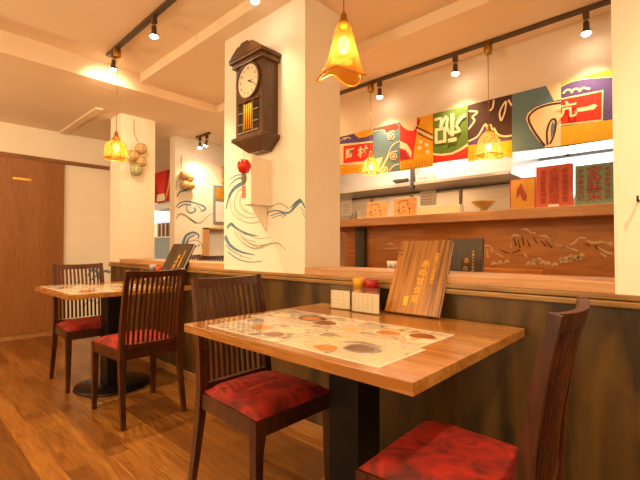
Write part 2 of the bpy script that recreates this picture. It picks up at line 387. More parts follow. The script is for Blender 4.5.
# ------------------------------------------------------------------ dining chairs (local: sitter faces +x)
SEATRED = 'dining chairs with slatted backs and red seats'
def make_chair(label):
    t = thing('dining_chair', label, 'chair', group=None)
    # cushion: domed grid
    k = MB(); n = 14; vs = []
    for i in range(n+1):
        row = []
        for j in range(n+1):
            u, v = i/n*2-1, j/n*2-1
            e = max(abs(u), abs(v)); e = (abs(u)**6+abs(v)**6)**(1/6); e = min(e, 1)
            x = -.188+(u+1)/2*.390; hw = .174+(u+1)/2*.026
            z = .438+.038*(1-e**5)**.5
            row.append(k.bm.verts.new((x, v*hw, z)))
        vs.append(row)
    fs = [k.bm.faces.new((vs[i][j], vs[i+1][j], vs[i+1][j+1], vs[i][j+1])) for i in range(n) for j in range(n)]
    k._fin(fs, VELVET, True)
    r = bmesh.ops.extrude_edge_only(k.bm, edges=[e for e in k.bm.edges if e.is_boundary])
    for g in r['geom']:
        if isinstance(g, bmesh.types.BMVert): g.co.z = .420
    bd = [e for e in k.bm.edges if e.is_boundary]; bmesh.ops.contextual_create(k.bm, geom=bd)
    k.build('seat_cushion', VELVET, t)
    # frame: trapezoid ring of rails
    k = MB()
    A = [(-.20, -.185), (.205, -.208), (.205, .208), (-.20, .185)]
    def off(p, q, w, z0, z1):
        p = Vector(p+(0,)); q = Vector(q+(0,)); d = (q-p).normalized(); nn = Vector((-d.y, d.x, 0))*w
        k.hexa([p+Vector((0, 0, z0)), q+Vector((0, 0, z0)), q+nn+Vector((0, 0, z0)), p+nn+Vector((0, 0, z0))],
               [p+Vector((0, 0, z1)), q+Vector((0, 0, z1)), q+nn+Vector((0, 0, z1)), p+nn+Vector((0, 0, z1))], DARK)
    for i in range(4): off(A[i], A[(i+1) % 4], .022, .375, .437)
    k.box((-.18, -.17, .405), (.19, .17, .419), DARK)
    k.build('seat_frame', DARK, t)
    for s in (-1, 1):
        k = MB(); k.sweep([(.192, s*.192, 0), (.188, s*.191, .2), (.187, s*.19, .40), (.187, s*.19, .436)], [(.024, .024), (.031, .033), (.037, .038), (.037, .038)], DARK)
        k.build('front_leg', DARK, t)
        k = MB(); k.sweep([(-.265, s*.186, 0), (-.235, s*.182, .16), (-.208, s*.178, .33), (-.20, s*.176, .44), (-.212, s*.174, .60), (-.238, s*.173, .76), (-.270, s*.172, .905)],
                          [(.024, .026), (.028, .030), (.032, .036), (.032, .036), (.030, .032), (.027, .028), (.024, .024)], DARK)
        k.build('rear_leg', DARK, t)
    def bx(z):                                   # back's x by height
        return -.20-.012*(z-.44)/.16 if z < .60 else (-.212-.026*(z-.60)/.16 if z < .76 else -.238-.032*(z-.76)/.145)
    def rail(name, z0, z1, th, bow):
        k = MB(); n = 12; rings = []
        for i in range(n+1):
            y = -.162+.324*i/n; b = bow*(1-(y/.162)**2)
            rings.append([k.bm.verts.new((bx(z)-b+a*th/2, y, z+(.006*(y/.162)**2 if z == z1 else 0))) for a, z in ((-1, z0), (1, z0), (1, z1), (-1, z1))])
        fs = [k.bm.faces.new((P[q], P[(q+1) % 4], Q[(q+1) % 4], Q[q])) for P, Q in zip(rings, rings[1:]) for q in range(4)]
        fs += [k.bm.faces.new(rings[0][::-1]), k.bm.faces.new(rings[-1])]
        k._fin(fs, DARK); k.build(name, DARK, t)
    rail('top_rail', .862, .899, .022, .022); rail('lower_rail', .440, .462, .02, .012)
    for i in range(11):
        y = -.142+.284*i/10; q = (1-(y/.162)**2)
        k = MB(); k.sweep([(bx(z)-q*(.012+.010*(z-.47)/.4), y, z) for z in (.47, .6, .76, .87)], [(.012, .012)]*4, DARK); k.build('slat', DARK, t)
    return t
ch = make_chair('dark slatted chair with red velvet seat at left end of the near table')
ch.location = (-1.31, 1.075, 0)
copy_tree(ch, 'dark slatted chair at right picture edge, right of the near table, red seat in shadow', loc=(-.475, 1.085, 0), rz=math.pi+.03)
copy_tree(ch, 'dark slatted chair seen from behind, between the two tables, at the far table', loc=(-2.64, 1.105, 0), rz=math.pi)
copy_tree(ch, 'dark slatted chair at the far end of the far table, against the pale left wall', loc=(-3.47, 1.075, 0), rz=0)
copy_tree(ch, 'chair beyond the ledge, left of two dark chair tops before the wave wall', loc=(-4.12, 2.40, 0), rz=0, group='aisle chairs').scale = (1, 1, 1.055)
copy_tree(ch, 'chair beyond the ledge, right of two dark chair tops, under the small wooden cabinet', loc=(-3.56, 2.42, 0), rz=0, group='aisle chairs').scale = (1, 1, 1.055)

# ------------------------------------------------------------------ tables
def make_table(label, x0, x1, y0, y1, zt, cx, cy, col):
    t = thing('dining_table', label, 'table', (cx, cy, 0))
    k = MB(); k.box((x0-cx, y0-cy, zt-.031), (x1-cx, y1-cy, zt), TABLE, .0015); k.build('tabletop', TABLE, t)
    k = MB(); k.box((-col, -col, .028), (col, col, zt-.031), BLACK, .004); k.build('column', BLACK, t)
    k = MB(); k.lathe([(0, 0), (.25, 0), (.262, .006), (.258, .016), (.10, .026), (.0, .03)], m=BLACK, n=48); k.build('base', BLACK, t)
    return t
ZT = .7425
make_table('light wood table in the foreground with four menu sheets and a pedestal', -1.452, -.45, .787, YW-.022, ZT, -.95, 1.22, .07)
make_table('light wood pedestal table in the background by the left wall', -3.665, -2.83, .757, YW-.022, ZT, -3.22, 1.17, .07)
k = thing('aisle_table', 'table in the aisle just beyond the ledge, under the dark menu book', 'table', (-1.1, 2.2, 0))
q = MB(); q.box((-.6, -.30, .715), (.6, .3, .745), TABLE); q.build('tabletop', TABLE, k)
q = MB(); q.box((-.05, -.05, .02), (.05, .05, .715), BLACK); q.build('column', BLACK, k)
q = MB(); q.lathe([(0, 0), (.24, 0), (.24, .02), (0, .025)], m=BLACK); q.build('base', BLACK, k)

# menu sheets
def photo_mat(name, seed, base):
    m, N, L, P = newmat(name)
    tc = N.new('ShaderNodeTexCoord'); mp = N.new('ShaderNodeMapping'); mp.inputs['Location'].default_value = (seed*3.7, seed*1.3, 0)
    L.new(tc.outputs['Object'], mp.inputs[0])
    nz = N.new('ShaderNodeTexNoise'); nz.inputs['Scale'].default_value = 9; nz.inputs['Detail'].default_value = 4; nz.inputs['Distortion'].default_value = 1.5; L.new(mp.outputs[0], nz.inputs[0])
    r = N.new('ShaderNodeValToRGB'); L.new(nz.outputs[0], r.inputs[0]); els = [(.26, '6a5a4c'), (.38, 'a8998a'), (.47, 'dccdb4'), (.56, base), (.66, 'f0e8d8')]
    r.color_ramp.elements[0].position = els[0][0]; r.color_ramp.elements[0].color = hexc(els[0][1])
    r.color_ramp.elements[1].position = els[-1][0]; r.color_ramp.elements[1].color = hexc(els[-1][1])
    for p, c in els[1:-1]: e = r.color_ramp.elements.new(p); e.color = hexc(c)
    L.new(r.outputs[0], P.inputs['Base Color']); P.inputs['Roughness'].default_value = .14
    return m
LAM = mat('laminated_white', (.82, .78, .68), .15, var=.02)
FOOD = {c: mat('printed_'+c, c, .2, var=.25, scale=60) for c in ('c98a3a', '8a4a28', '6e5442', 'e4d2a8', '868a90', 'c8803c', 'b8a890')}
def sheet(name, label, x0, x1, y0, y1, dishes, base, seed, zt=ZT, rz=0):
    cx, cy = (x0+x1)/2, (y0+y1)/2; hw, hh = (x1-x0)/2, (y1-y0)/2
    k = MB(); pm = photo_mat('menu_photo', seed, base)
    k.box((-hw, -hh, 0), (hw, hh, .0016), LAM); 
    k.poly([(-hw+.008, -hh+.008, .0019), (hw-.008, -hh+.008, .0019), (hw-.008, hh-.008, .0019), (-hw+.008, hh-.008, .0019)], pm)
    for i, (dx, dy, rr, c) in enumerate(dishes):
        k.poly([(dx*hw+rr*math.cos(a*math.pi/12)*(1+.12*math.sin(3*a*math.pi/12+i)), dy*hh+.8*rr*math.sin(a*math.pi/12), .0021+i*.00005) for a in range(24)], FOOD[c])
    for i in range(5): k.box((-hw*.9+.0, hh*(.8-.09*i)-.002, .0019), (-hw*.9+.05+.02*(i % 3), hh*(.8-.09*i)+.002, .0022), INK)
    o = k.build('menu_sheet', recalc=False); o.location = (cx, cy, zt+.0004); o.rotation_euler = (0, 0, rz)
    tag(o, label, 'menu', 'laminated menu sheets on tables')
    return o
d1 = [(-.1, 0, .055, 'b8a890'), (-.1, 0, .042, 'c98a3a'), (.6, .3, .05, 'e4d2a8'), (.55, -.4, .04, '8a4a28')]
d2 = [(-.5, .3, .05, 'e4d2a8'), (.25, .0, .06, '868a90'), (.22, .02, .045, '6e5442'), (-.2, -.5, .04, 'c98a3a')]
d3 = [(0, -.1, .06, 'e4d2a8'), (0, -.1, .045, 'c8803c'), (.62, .2, .045, '8a4a28'), (-.6, .3, .05, 'b8a890')]
d4 = [(.1, .1, .065, '6e5442'), (.1, .08, .045, 'c8803c'), (.6, -.2, .05, '8a4a28'), (-.55, -.2, .045, 'e4d2a8')]
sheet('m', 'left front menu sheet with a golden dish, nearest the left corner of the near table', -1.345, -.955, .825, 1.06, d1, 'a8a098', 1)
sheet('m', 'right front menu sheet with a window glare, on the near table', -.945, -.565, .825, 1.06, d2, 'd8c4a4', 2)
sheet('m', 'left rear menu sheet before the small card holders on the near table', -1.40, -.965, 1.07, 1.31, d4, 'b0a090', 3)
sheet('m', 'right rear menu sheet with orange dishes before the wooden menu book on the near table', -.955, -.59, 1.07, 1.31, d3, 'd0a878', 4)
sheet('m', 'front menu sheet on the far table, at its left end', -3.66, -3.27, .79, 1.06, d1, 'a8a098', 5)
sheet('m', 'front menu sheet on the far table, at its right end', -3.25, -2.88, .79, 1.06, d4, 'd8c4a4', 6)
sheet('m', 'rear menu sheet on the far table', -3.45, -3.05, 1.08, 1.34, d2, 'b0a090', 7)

# menu books
BOOKW = wood('menu_book_wood', '54300e', 'b4782a', .35, 'Z', 3, 26, 1.8, .3, 3, .2)
BOOKD = wood('dark_menu_wood', '2c2016', '46341f', .45, 'Z', 12, 6, 2)
GOLD = mat('gold_lettering', 'f0b428', .4, .15, .1)
PALEG = mat('pale_lettering', 'c8a868', .5)
def menu_book(label, loc, rz, lean, W, Hh, cover, gm):
    t = thing('menu_book', label, 'menu book', loc, rz)
    def lb(k, n, m):
        o = k.build(n, m, t); o.rotation_euler = (-lean, 0, 0)
    k = MB(); k.box((-W/2, 0, 0), (W/2, .007, Hh), cover, .001); lb(k, 'front_cover', cover)
    k = MB(); k.box((-W/2+.004, .0072, .004), (W/2-.004, .019, Hh-.004), PAPER); lb(k, 'pages', PAPER)
    k = MB(); k.box((-W/2, .0192, 0), (W/2, .026, Hh), cover, .001); lb(k, 'back_cover', cover)
    k = MB()
    for i, c in enumerate('赤の甘食屋'):
        k.text(c, W*.15, (W*.09-i*.004, -.001, Hh*(.66-.118*i)), (1, 0, 0), (0, 0, 1), gm, .0004, bold=0)
    for i in range(9): k.text('本格手打甘味処御品'[i], W*.07, (W*.27, -.001, Hh*(.80-.047*i)), (1, 0, 0), (0, 0, 1), gm, .0004)
    lb(k, 'lettering', gm)
    k = MB(); k.box((-W*.17, -.0012, Hh*.10), (-W*.09, 0, Hh*.22), gm); lb(k, 'seal_mark', gm)
    k = MB()
    for z in (.80, .86): k.tube([(-W*.48, -.002, Hh*z), (-W*.42, -.004, Hh*(z-.01)), (-W*.40, -.002, Hh*(z-.02))], .0013, BLACK)
    lb(k, 'cord', BLACK)
    return t
menu_book('large wooden menu book with gold lettering leaning on the ledge, on the near table', (-.888, 1.527, ZT+.0125), 0, .445, .258, .352, BOOKW, GOLD)
menu_book('dark menu book with gold lettering standing beyond the ledge, before the landscape panel', (-.855, 1.985, .7485), .0, .10, .19, .340, BOOKD, GOLD)
menu_book('dark wooden menu book leaning on the ledge at the far table', (-3.03, 1.47, ZT+.0125), .10, .50, .28, .36, BOOKD, GOLD)
k = menu_book('pale-edged menu leaning behind the ledge beside the clock pillar', (-1.70, 2.03, .7485), 1.2, .10, .12, .40, BOOKW, PALEG)

# card holders (clear upright stands with white cards)
LAT_ = mat('faded_print', 'a08468', .7)
CLEAR = glass('clear_acrylic', 'fefcf8', .97, .05)
def holder(label, loc, rz, W, Hh, rows):
    t = thing('card_holder', label, 'card holder', loc, rz)
    k = MB(); k.box((-W/2, -.005, 0), (W/2, -.003, Hh), CLEAR); k.box((-W/2, .003, 0), (W/2, .005, Hh), CLEAR); k.box((-W/2, -.02, 0), (W/2, .02, .003), CLEAR); k.build('stand', CLEAR, t)
    k = MB(); k.box((-W/2+.003, -.0015, .004), (W/2-.003, .0015, Hh*.78), PAPER)
    for i in range(rows):
        z = Hh*.68-i*Hh*.6/rows
        for j in range(5 if rows > 4 else 3):
            x = -W/2+.014+j*(W-.03)/(5 if rows > 4 else 3); k.box((x, -.0022, z), (x+.006, -.0014, z+.0025), LAT_)
    k.build('card', PAPER, t)
holder('small clear card holder, left of the two on the near table', (-1.242, 1.487, ZT), .12, .112, .115, 4)
holder('wider clear card holder, right of the two, before the sauce bottles on the near table', (-1.085, 1.475, ZT), .0, .155, .115, 6)
holder('clear card holder with white card on the far table', (-3.36, 1.47, ZT), .1, .15, .115, 4)
def bottle(label, loc, col, r=.026, h=.14):
    t = thing('sauce_bottle', label, 'bottle', loc)
    bm_ = mat('bottle_'+col, col, .25, var=.05); k = MB()
    k.lathe([(0, 0), (r, 0), (r, h*.55), (r*.8, h*.62), (r*.8, h*.66), (0, h*.66)], m=bm_); k.build('body', bm_, t)
    k = MB(); k.lathe([(0, h*.66), (r*.92, h*.66), (r*.96, h*.98), (r*.8, h), (0, h)], m=bm_); k.build('cap', bm_, t)
bottle('yellow capped condiment jar behind the card holder on the near table', (-1.178, 1.55, ZT), 'e0a020', .031, .15)
bottle('red capped condiment jar behind the card holder on the near table', (-1.105, 1.55, ZT), 'a81818', .033, .15)
bottle('orange red condiment jar on the far table', (-3.30, 1.56, ZT), 'c04010', .034, .14)
bottle('pale grey condiment jar on the far table', (-3.42, 1.56, ZT), '9a9aa8', .034, .15)

# ------------------------------------------------------------------ clock
CLK = wood('clock_wood', '4a2e1a', '6e4828', .4, 'Z', 8, 8, 1, .2)
CLKY = mat('clock_dial', 'e8dcc0', .4, var=.05, scale=40)
cx = -1.985; t = thing('wall_clock', 'dark wooden pendulum wall clock with peaked top hanging on the white pillar', 'clock', (cx, YW, 1.64))
k = MB(); W = .132; D = .125
k.box((-W, -D, .085), (W, 0, .545), CLK, .003); k.build('case', CLK, t)
k = MB()     # roof: chamfered peak
for i, (e, z0, z1) in enumerate(((.02, .535, .565), (.034, .565, .585))):
    k.box((-W-e, -D-e, z0), (W+e, 0, z1), CLK, .004)
pf = [(-W-.034, .585), (-.12, .620), (-.075, .648), (-.05, .648), (-.03, .662), (.03, .662), (.05, .648), (.075, .648), (.12, .620), (W+.034, .585)]
k.hexa([(x, -D-.034, z) for x, z in pf], [(x, 0, z) for x, z in pf], CLK); k.build('roof', CLK, t)
k = MB(); k.box((-W-.022, -D-.022, .065), (W+.022, 0, .09), CLK, .004)
k.hexa([(-.07, -.07, .0), (.07, -.07, .0), (.07, 0, .0), (-.07, 0, .0)], [(-W-.015, -D-.015, .065), (W+.015, -D-.015, .065), (W+.015, 0, .065), (-W-.015, 0, .065)], CLK); k.build('base', CLK, t)
k = MB()     # bezel ring, flat against front
rz = .428
for a in range(40):
    a0, a1 = a*math.pi/20, (a+1)*math.pi/20
    r0, r1 = .103, .117
    k.hexa([(r*math.cos(q), -D, rz+r*math.sin(q)) for r, q in ((r0, a0), (r1, a0), (r1, a1), (r0, a1))], [(r*math.cos(q), -D-.012, rz+r*math.sin(q)) for r, q in ((r0, a0), (r1, a0), (r1, a1), (r0, a1))], CLK)
k.build('bezel', CLK, t)
k = MB(); k.hexa([(.104*math.cos(a*math.pi/16), -D, rz+.104*math.sin(a*math.pi/16)) for a in range(32)], [(.104*math.cos(a*math.pi/16), -D-.004, rz+.104*math.sin(a*math.pi/16)) for a in range(32)], CLKY)
for h in range(12):
    a = math.pi/2-h*math.pi/6
    k.text(str(12 if h == 0 else h), .024, (.078*math.cos(a), -D-.0045, rz+.078*math.sin(a)), (1, 0, 0), (0, 0, 1), INK)
dial = k.build('dial', CLKY, t)
k = MB()
for a, L_ in ((math.radians(-8), .05), (math.radians(-25), .075)):
    k.stroke([(0, -D-.007, rz), (L_*math.cos(a), -D-.007, rz+L_*math.sin(a))], [.007, .003], BLACK)
k.build('clock_hand', BLACK, dial)
k = MB(); k.box((-.098, -D-.003, .115), (.098, -D, .300), mat('clock_glass', '2a2420', .12), 0)
k.build('lower_window', None, t)
LAT = mat('silver_lattice', 'b09878', .4, .3); k = MB()
for x in (-.045, .045): k.box((x-.003, -D-.007, .115), (x+.003, -D-.003, .300), LAT)
for z in (.17, .24):
    k.box((-.098, -D-.007, z-.003), (-.045, -D-.003, z+.003), LAT); k.box((.045, -D-.007, z-.003), (.098, -D-.003, z+.003), LAT)
k.box((-.098, -D-.007, .112), (.098, -D-.003, .118), LAT); k.box((-.11, -D-.010, .300), (.11, -D, .312), CLK); k.build('lattice', LAT, t)
k = MB()
for i in range(4): k.tube([(-.03+.02*i, -D-.006, .128), (-.03+.02*i, -D-.006, .285)], .005, GOLD)
k.build('pendulum', GOLD, t)

# small corner shelf with candle, wind chime
t = thing('wall_shelf', 'small white corner shelf under the clock on the pillar', 'shelf', (-1.88, YW, 1.12))
SH = mat('shelf_white', (.86, .78, .66), .7, var=.03)
q = MB(); q.box((-.048, -.15, .19), (-.042, 0, .47), SH); q.build('shadow_panel', SH, t)  # upright panel standing in for the shadow of clock and shelf
q = MB(); q.box((-.13, -.15, .180), (-.042, 0, .190), SH, .002); q.build('shelf_board', SH, t)
q = MB(); q.hexa([(-.09, -.12, .18), (-.09, 0, .18), (-.09, 0, .02)], [(-.075, -.12, .18), (-.075, 0, .18), (-.075, 0, .02)], SH); q.build('bracket', SH, t)
k = MB(); k.lathe([(0, 0), (.018, 0), (.02, .022), (0, .024)], m=BULB); o = k.build('tea_light'); o.location = (-1.955, YW-.09, 1.3105); tag(o, 'small lit tea light on the corner shelf', 'candle')
t = thing('wind_chime', 'red wind chime with striped paper tag hanging below the clock', 'wind chime', (-1.955, 1.44, 1.335))
REDC = mat('red_lacquer', 'd02010', .25, var=.1)
q = MB(); q.lathe([(.004, .235), (.025, .230), (.040, .208), (.040, .185), (.028, .155), (.012, .150), (.036, .185), (.036, .206), (.022, .226), (.004, .230)], m=REDC); q.build('bell', REDC, t)
q = MB(); q.ball((0, 0, .12), .026, mat('grey_disc', '7a6a5c', .6), (1, .3, 1.4)); q.build('clapper', None, t)
q = MB(); q.box((-.018, -.001, .0), (.018, .001, .075), mat('orange_tag', 'd88848', .7))
for i in range(4): q.box((-.015, -.0018, .01+.017*i), (.015, .0018, .016+.017*i), REDC)
q.build('paper_tag', None, t)
q = MB(); q.tube([(0, 0, .05), (0, 0, .30), (0, .16, .305)], .0012, INK, 6); q.build('string', INK, t)

# ------------------------------------------------------------------ ceiling tracks with sockets, spots, pendants
def track(label, x0, x1, y, z):
    t = thing('ceiling_track', label, 'light track', ((x0+x1)/2, y, z)); hl = (x1-x0)/2
    q = MB(); q.box((-hl, -.017, -.022), (hl, .017, 0), BRONZE, .002); q.build('rail', BRONZE, t)
    q = MB(); q.box((-hl+.01, -.006, -.0235), (hl-.01, .006, -.0221), DGREY); q.build('slot', DGREY, t)
    return t
def spot(label, x, y, z, tilt=0, energy=22, lit=True, aim=None, drop=.11):
    t = thing('track_spotlight', label, 'spotlight', (x, y, z))
    q = MB(); q.box((-.015, -.015, -.045), (.015, .015, 0), BRONZE, .002); q.build('adapter', BRONZE, t)
    q = MB(); q.tube([(0, 0, -.045), (0, 0, -.062)], .005, BRASS); q.build('swivel', BRASS, t)
    M = Matrix.Translation((0, 0, -.062)) @ Matrix.Rotation(tilt, 4, 'Y')
    q = MB(); q.lathe([(0, 0), (.014, 0), (.016, -.012), (.017, -.05), (.026, -.062), (.028, -.068), (0, -.064)], m=BRONZE); q.xf(M); q.build('housing', BRONZE, t)
    q = MB(); q.ball((0, 0, -.070), .024, SPOTB if lit else DGREY, (1, 1, .6)); q.xf(M); q.build('bulb', None, t)
    p = M @ Vector((0, 0, -.095))
    if lit:
        tg = aim or (x+math.sin(-tilt)*2, y, z-2)
        light('SPOT', 'spotlight_beam', (x+p.x, y+p.y, z+p.z), energy, (1, .68, .38), .02, tg, 100, 1)
track('left ceiling light track running towards the far pillar', -3.42, 1.4, 1.18, ZM)
tL = ZM-.022
spot('lit spotlight hanging beneath the left track, left of the clock', -2.60, 1.18, tL, 0, 85)
spot('tilted spotlight beside the left track end aimed at the beam', -3.30, 1.18, tL, .25, 26, True, (-3.75, 1.25, 2.3))
spot('lit spotlight at the top edge above the clock', -1.83, 1.42, ZM, 0, 14)
spot('spotlight on the left track above the right end of the near table', .35, 1.18, tL, 0, 85)
track('right ceiling light track beyond the ledge opening', -2.75, 1.0, 2.74, ZA)
tR = ZA-.022
spot('leftmost lit spotlight beneath the right track', -1.865, 2.74, tR, 0, 22)
spot('middle lit spotlight beneath the right track', -1.215, 2.74, tR, 0, 22)
spot('rightmost lit spotlight beneath the right track, above the rightmost flag', -.425, 2.74, tR, 0, 22)
track('short ceiling light track over the aisle before the wave wall', -4.55, -4.25, 2.62, ZA)
spot('left of two spotlights on the short aisle track', -4.47, 2.62, tR, 0, 16, True, (-4.69, 2.7, 1.6))
spot('right of two spotlights on the short aisle track', -4.31, 2.62, tR, .4, 16, True, (-4.69, 2.9, 1.6))

def pendant(name, label, x, y, ztrack, zb, prof, fn, energy, bulb_z, bulb_r=.022, canopy=True, glassm=AMBER):
    t = thing('pendant_lamp', label, 'pendant lamp', (x, y, zb))
    top = prof[0][1]
    if canopy:
        q = MB(); q.lathe([(0, ztrack-zb-.065), (.024, ztrack-zb-.065), (.027, ztrack-zb-.06), (.027, ztrack-zb), (0, ztrack-zb)], m=BRASS); q.build('canopy', BRASS, t)
    q = MB(); q.tube([(0, 0, top+.05), (0, 0, ztrack-zb-.06)], .0022, BRASS, 6); q.build('cord', BRASS, t)
    q = MB(); q.lathe([(0, top-.015), (.016, top-.015), (.020, top+.0), (.020, top+.012), (.012, top+.018), (.014, top+.034), (.006, top+.048), (0, top+.05)], m=BRASS); q.build('socket_cap', BRASS, t)
    q = MB(); q.lathe(prof, m=glassm, n=64, fn=fn or (lambda r, z, a: (r, z))); sh = q.build('lamp_shade', glassm, t)
    q = MB(); rim = [Vector(((fn or (lambda a, b, c: (a, b)))(prof[-1][0], prof[-1][1], i*math.pi/24)[0]*math.cos(i*math.pi/24), fn(prof[-1][0], prof[-1][1], i*math.pi/24)[0]*math.sin(i*math.pi/24), fn(prof[-1][0], prof[-1][1], i*math.pi/24)[1])) for i in range(49)]
    q.tube(rim, .0032, RIMG, 6); q.build('rim', RIMG, sh)
    q = MB(); q.ball((0, 0, bulb_z), bulb_r, BULB, (1, 1, 1.35)); q.build('bulb', BULB, t)
    light('POINT', 'pendant_glow', (x, y, zb+bulb_z-.045), energy, WARM, .03)
def ruffle(r, z, a):
    k_ = max(0, (.09-z)/.09)
    lob = math.cos(2*(a-.75)+.0)
    c3 = math.cos(3*(a+1.257))
    return r*(1-.20*k_*c3), z+k_*(.020*c3+.022*max(0, math.cos(a-2.26))-.010*max(0, math.cos(a+.21)))
pendant('p', 'amber glass pendant with a ruffled handkerchief rim over the near table', -.968, 1.18, tL, 1.685,
        [(.024, .215), (.030, .205), (.036, .185), (.046, .14), (.058, .09), (.064, .07), (.074, .045), (.084, .022), (.088, .012)], ruffle, 2.2, .135, .024)
def ribs(r, z, a): return r*(1+.03*math.cos(10*a)), z
pendant('p', 'amber glass bell pendant over the far table', -3.235, 1.18, tL, 1.725,
        [(.022, .165), (.032, .155), (.024, .142), (.040, .132), (.066, .118), (.076, .100), (.078, .085), (.077, .05), (.081, .03), (.086, .012), (.088, .0)], ribs, 2.2, .085, .024)
def facet(r, z, a): return r*(1+.05*abs(math.cos(4*a))), z
PB = [(.022, .13), (.035, .12), (.055, .10), (.070, .06), (.078, .02), (.086, -.01), (.080, -.03)]
PALEA = glass('pale_amber_glass', 'f4c880', .85)
pendant('p', 'small faceted amber pendant before the red 町村 flag, left of two beyond the ledge', -1.955, 2.74, tR, 1.69, [(r*.85, z*.85) for r, z in PB], facet, 2, .03, .017, True, PALEA)
pendant('p', 'faceted pale amber pendant before the dark purple flag, right of two beyond the ledge', -.985, 2.74, tR, 1.69, PB, facet, 2, .03, .018, True, PALEA)

# ------------------------------------------------------------------ flags over the counter
YF = 2.855
cl = {n: mat('cloth_'+n, c, .9, var=.06, scale=40) for n, c in dict(purple='5b4a86', red='d8301c', yellow='e8a81c', blue='5f7d8a', cream='ecd6ae', dark='4a3228', green='5d7a2a', gold='dcae28', grey='8a9096', deepred='9a2018').items()}
class Flag:
    def __init__(s, label, outline, base, depth=0):
        s.k = MB(); s.y = YF-depth; s.n = 0; s.label = label
        s.k.poly([s.p(a) for a in outline], cl[base], .003, (0, 1, 0))
    def p(s, a, off=0):
        v = at(a[0], a[1], 1, s.y); v.y -= off; return v
    def fill(s, pts, c): s.n += 1; s.k.poly([s.p(a, .0006*s.n) for a in pts], cl[c]); return s
    def line(s, pts, w, c): s.n += 1; s.k.stroke([s.p(a, .0006*s.n) for a in pts], w*.0072, cl[c]); return s
    def done(s, fringe=None):
        o = s.k.build('fishing_flag', recalc=False); base = s.p((0, 0)); 
        xs = [v.co.x for v in o.data.vertices]; zs = [v.co.z for v in o.data.vertices]
        org(o, ((min(xs)+max(xs))/2, s.y, min(zs))); tag(o, s.label, 'flag', 'fishing flags hung over the counter')
        if fringe:
            (a, b, h) = fringe; q = MB(); A = at(a[0], a[1], 1, s.y-.006); B = at(b[0], b[1], 1, s.y-.006); n = int((B.x-A.x)/.012)
            for i in range(n):
                u = (i+.5)/n; c = A.lerp(B, u); hh = h*random.uniform(.85, 1.05)
                q.box((c.x-.0050, c.y-.003-.003*(i % 2), c.z-hh), (c.x+.0050, c.y, c.z), cl['gold' if i % 3 == 0 else 'yellow'])
            f = q.build('fringe'); f.data.transform(Matrix.Translation(-o.location)); f.parent = o; f['kind'] = 'stuff'
        return o
def top(x): return 137-(x-340)*.249
def bot(x): return 180-(x-340)*.150
def quad(x0, x1, b0=None): return [(x0, top(x0)), (x1, top(x1)), (x1, bot(x1)), (x0, bot(x0))]
# 1 purple with red 町村
f = Flag('purple flag with white lettering on a red block, leftmost in the row', [(322, top(322)), (373, top(373)), (373, 165), (322, 173)], 'purple')
f.fill([(354, 134), (359, 138), (366, 137), (373, 134), (373, top(373)), (357, top(357))], 'yellow')
f.fill([(322, 146), (373, 141), (373, 164), (322, 165.5)], 'cream').fill([(343.5, 146), (373, 142.3), (373, 160), (343.5, 163.5)], 'red')
f.line([(341, 141), (344, 138), (347, 139)], 1, 'cream').line([(344, 140), (347, 137.5), (351, 138.5)], 1, 'cream').line([(340, 148), (342, 145), (344, 146)], 1, 'cream').line([(340, 155), (342, 152)], 1, 'cream')
for i, c in enumerate('町村'):
    o_ = f.p((350.5+12.5*i, 154.2-1.5*i), .006); f.k.text(c, .105, o_, (1, 0, .0), (0, 0, 1), cl['cream'], .0005, bold=.0035)
f.fill([(322, 167), (373, 163.5), (373, 170), (322, 176)], 'yellow')
f.done(((322, 170), (373, 164), .07))
# 2 grey-blue with red top and curls
f = Flag('grey blue flag with white curls and a red corner, second from left', [(373, top(373)), (400, top(400)), (400, 171), (373, 174)], 'blue', .004)
f.fill([(374, 131), (380, 127), (388, 125), (396, 123), (399, 128), (395, 131), (390, 131), (386, 133), (384, 130), (379, 132)], 'red').line([(374, 131.5), (384, 130), (386, 134), (391, 131), (395, 131)], .8, 'cream')
f.fill([(373, 160), (383, 157), (376, 174), (373, 174)], 'cream').line([(378, 173), (386, 160), (392, 146), (400, 141)], 1.1, 'cream')
for (x, y) in ((391, 136.5), (394, 156.5), (385, 170)):
    f.fill([(x+3.6*math.cos(a*.52), y+3.6*math.sin(a*.52)) for a in range(12)], 'cream').fill([(x+2.6*math.cos(a*.52), y+2.6*math.sin(a*.52)) for a in range(12)], 'deepred').fill([(x+1.6*math.cos(a*.52), y+1.6*math.sin(a*.52)) for a in range(12)], 'cream')
f.line([(383, 167), (387, 160), (391, 153), (398, 151)], 1.1, 'cream').line([(390, 171), (394, 166), (400, 164)], 1.1, 'cream')
f.done()
# 3 red and yellow with cream sun
f = Flag('red and yellow flag with a cream round spot, third from left', quad(400, 433), 'yellow', .008)
f.fill([(400, top(400)), (419, top(419)), (411.5, 167), (400, 168)], 'red').fill([(400, top(400)), (417, top(417)), (417, 127), (413, 131), (407, 130), (402, 126)], 'cream')
f.fill([(400, 141), (407, 144), (412, 152), (411, 158), (406, 150), (400, 148)], 'cream').fill([(400, 149), (405, 152), (409, 160), (400, 158)], 'deepred').line([(416, 127), (425, 131), (433, 135)], 1.4, 'dark').line([(417, 130), (425, 134), (433, 138)], 1.8, 'cream').line([(418, 133), (425, 137), (433, 140.5)], 1.2, 'dark')
f.fill([(419, top(419)+3), (421, top(421)+1), (419, 126), (417.5, 124)], 'deepred')
for (x, y) in ((421, 142), (427, 145), (420, 148), (428, 152)): f.fill([(x+2*math.cos(a*.7), y+2*math.sin(a*.7)) for a in range(9)], 'cream')
f.done(((400, 161), (433, 156), .075))
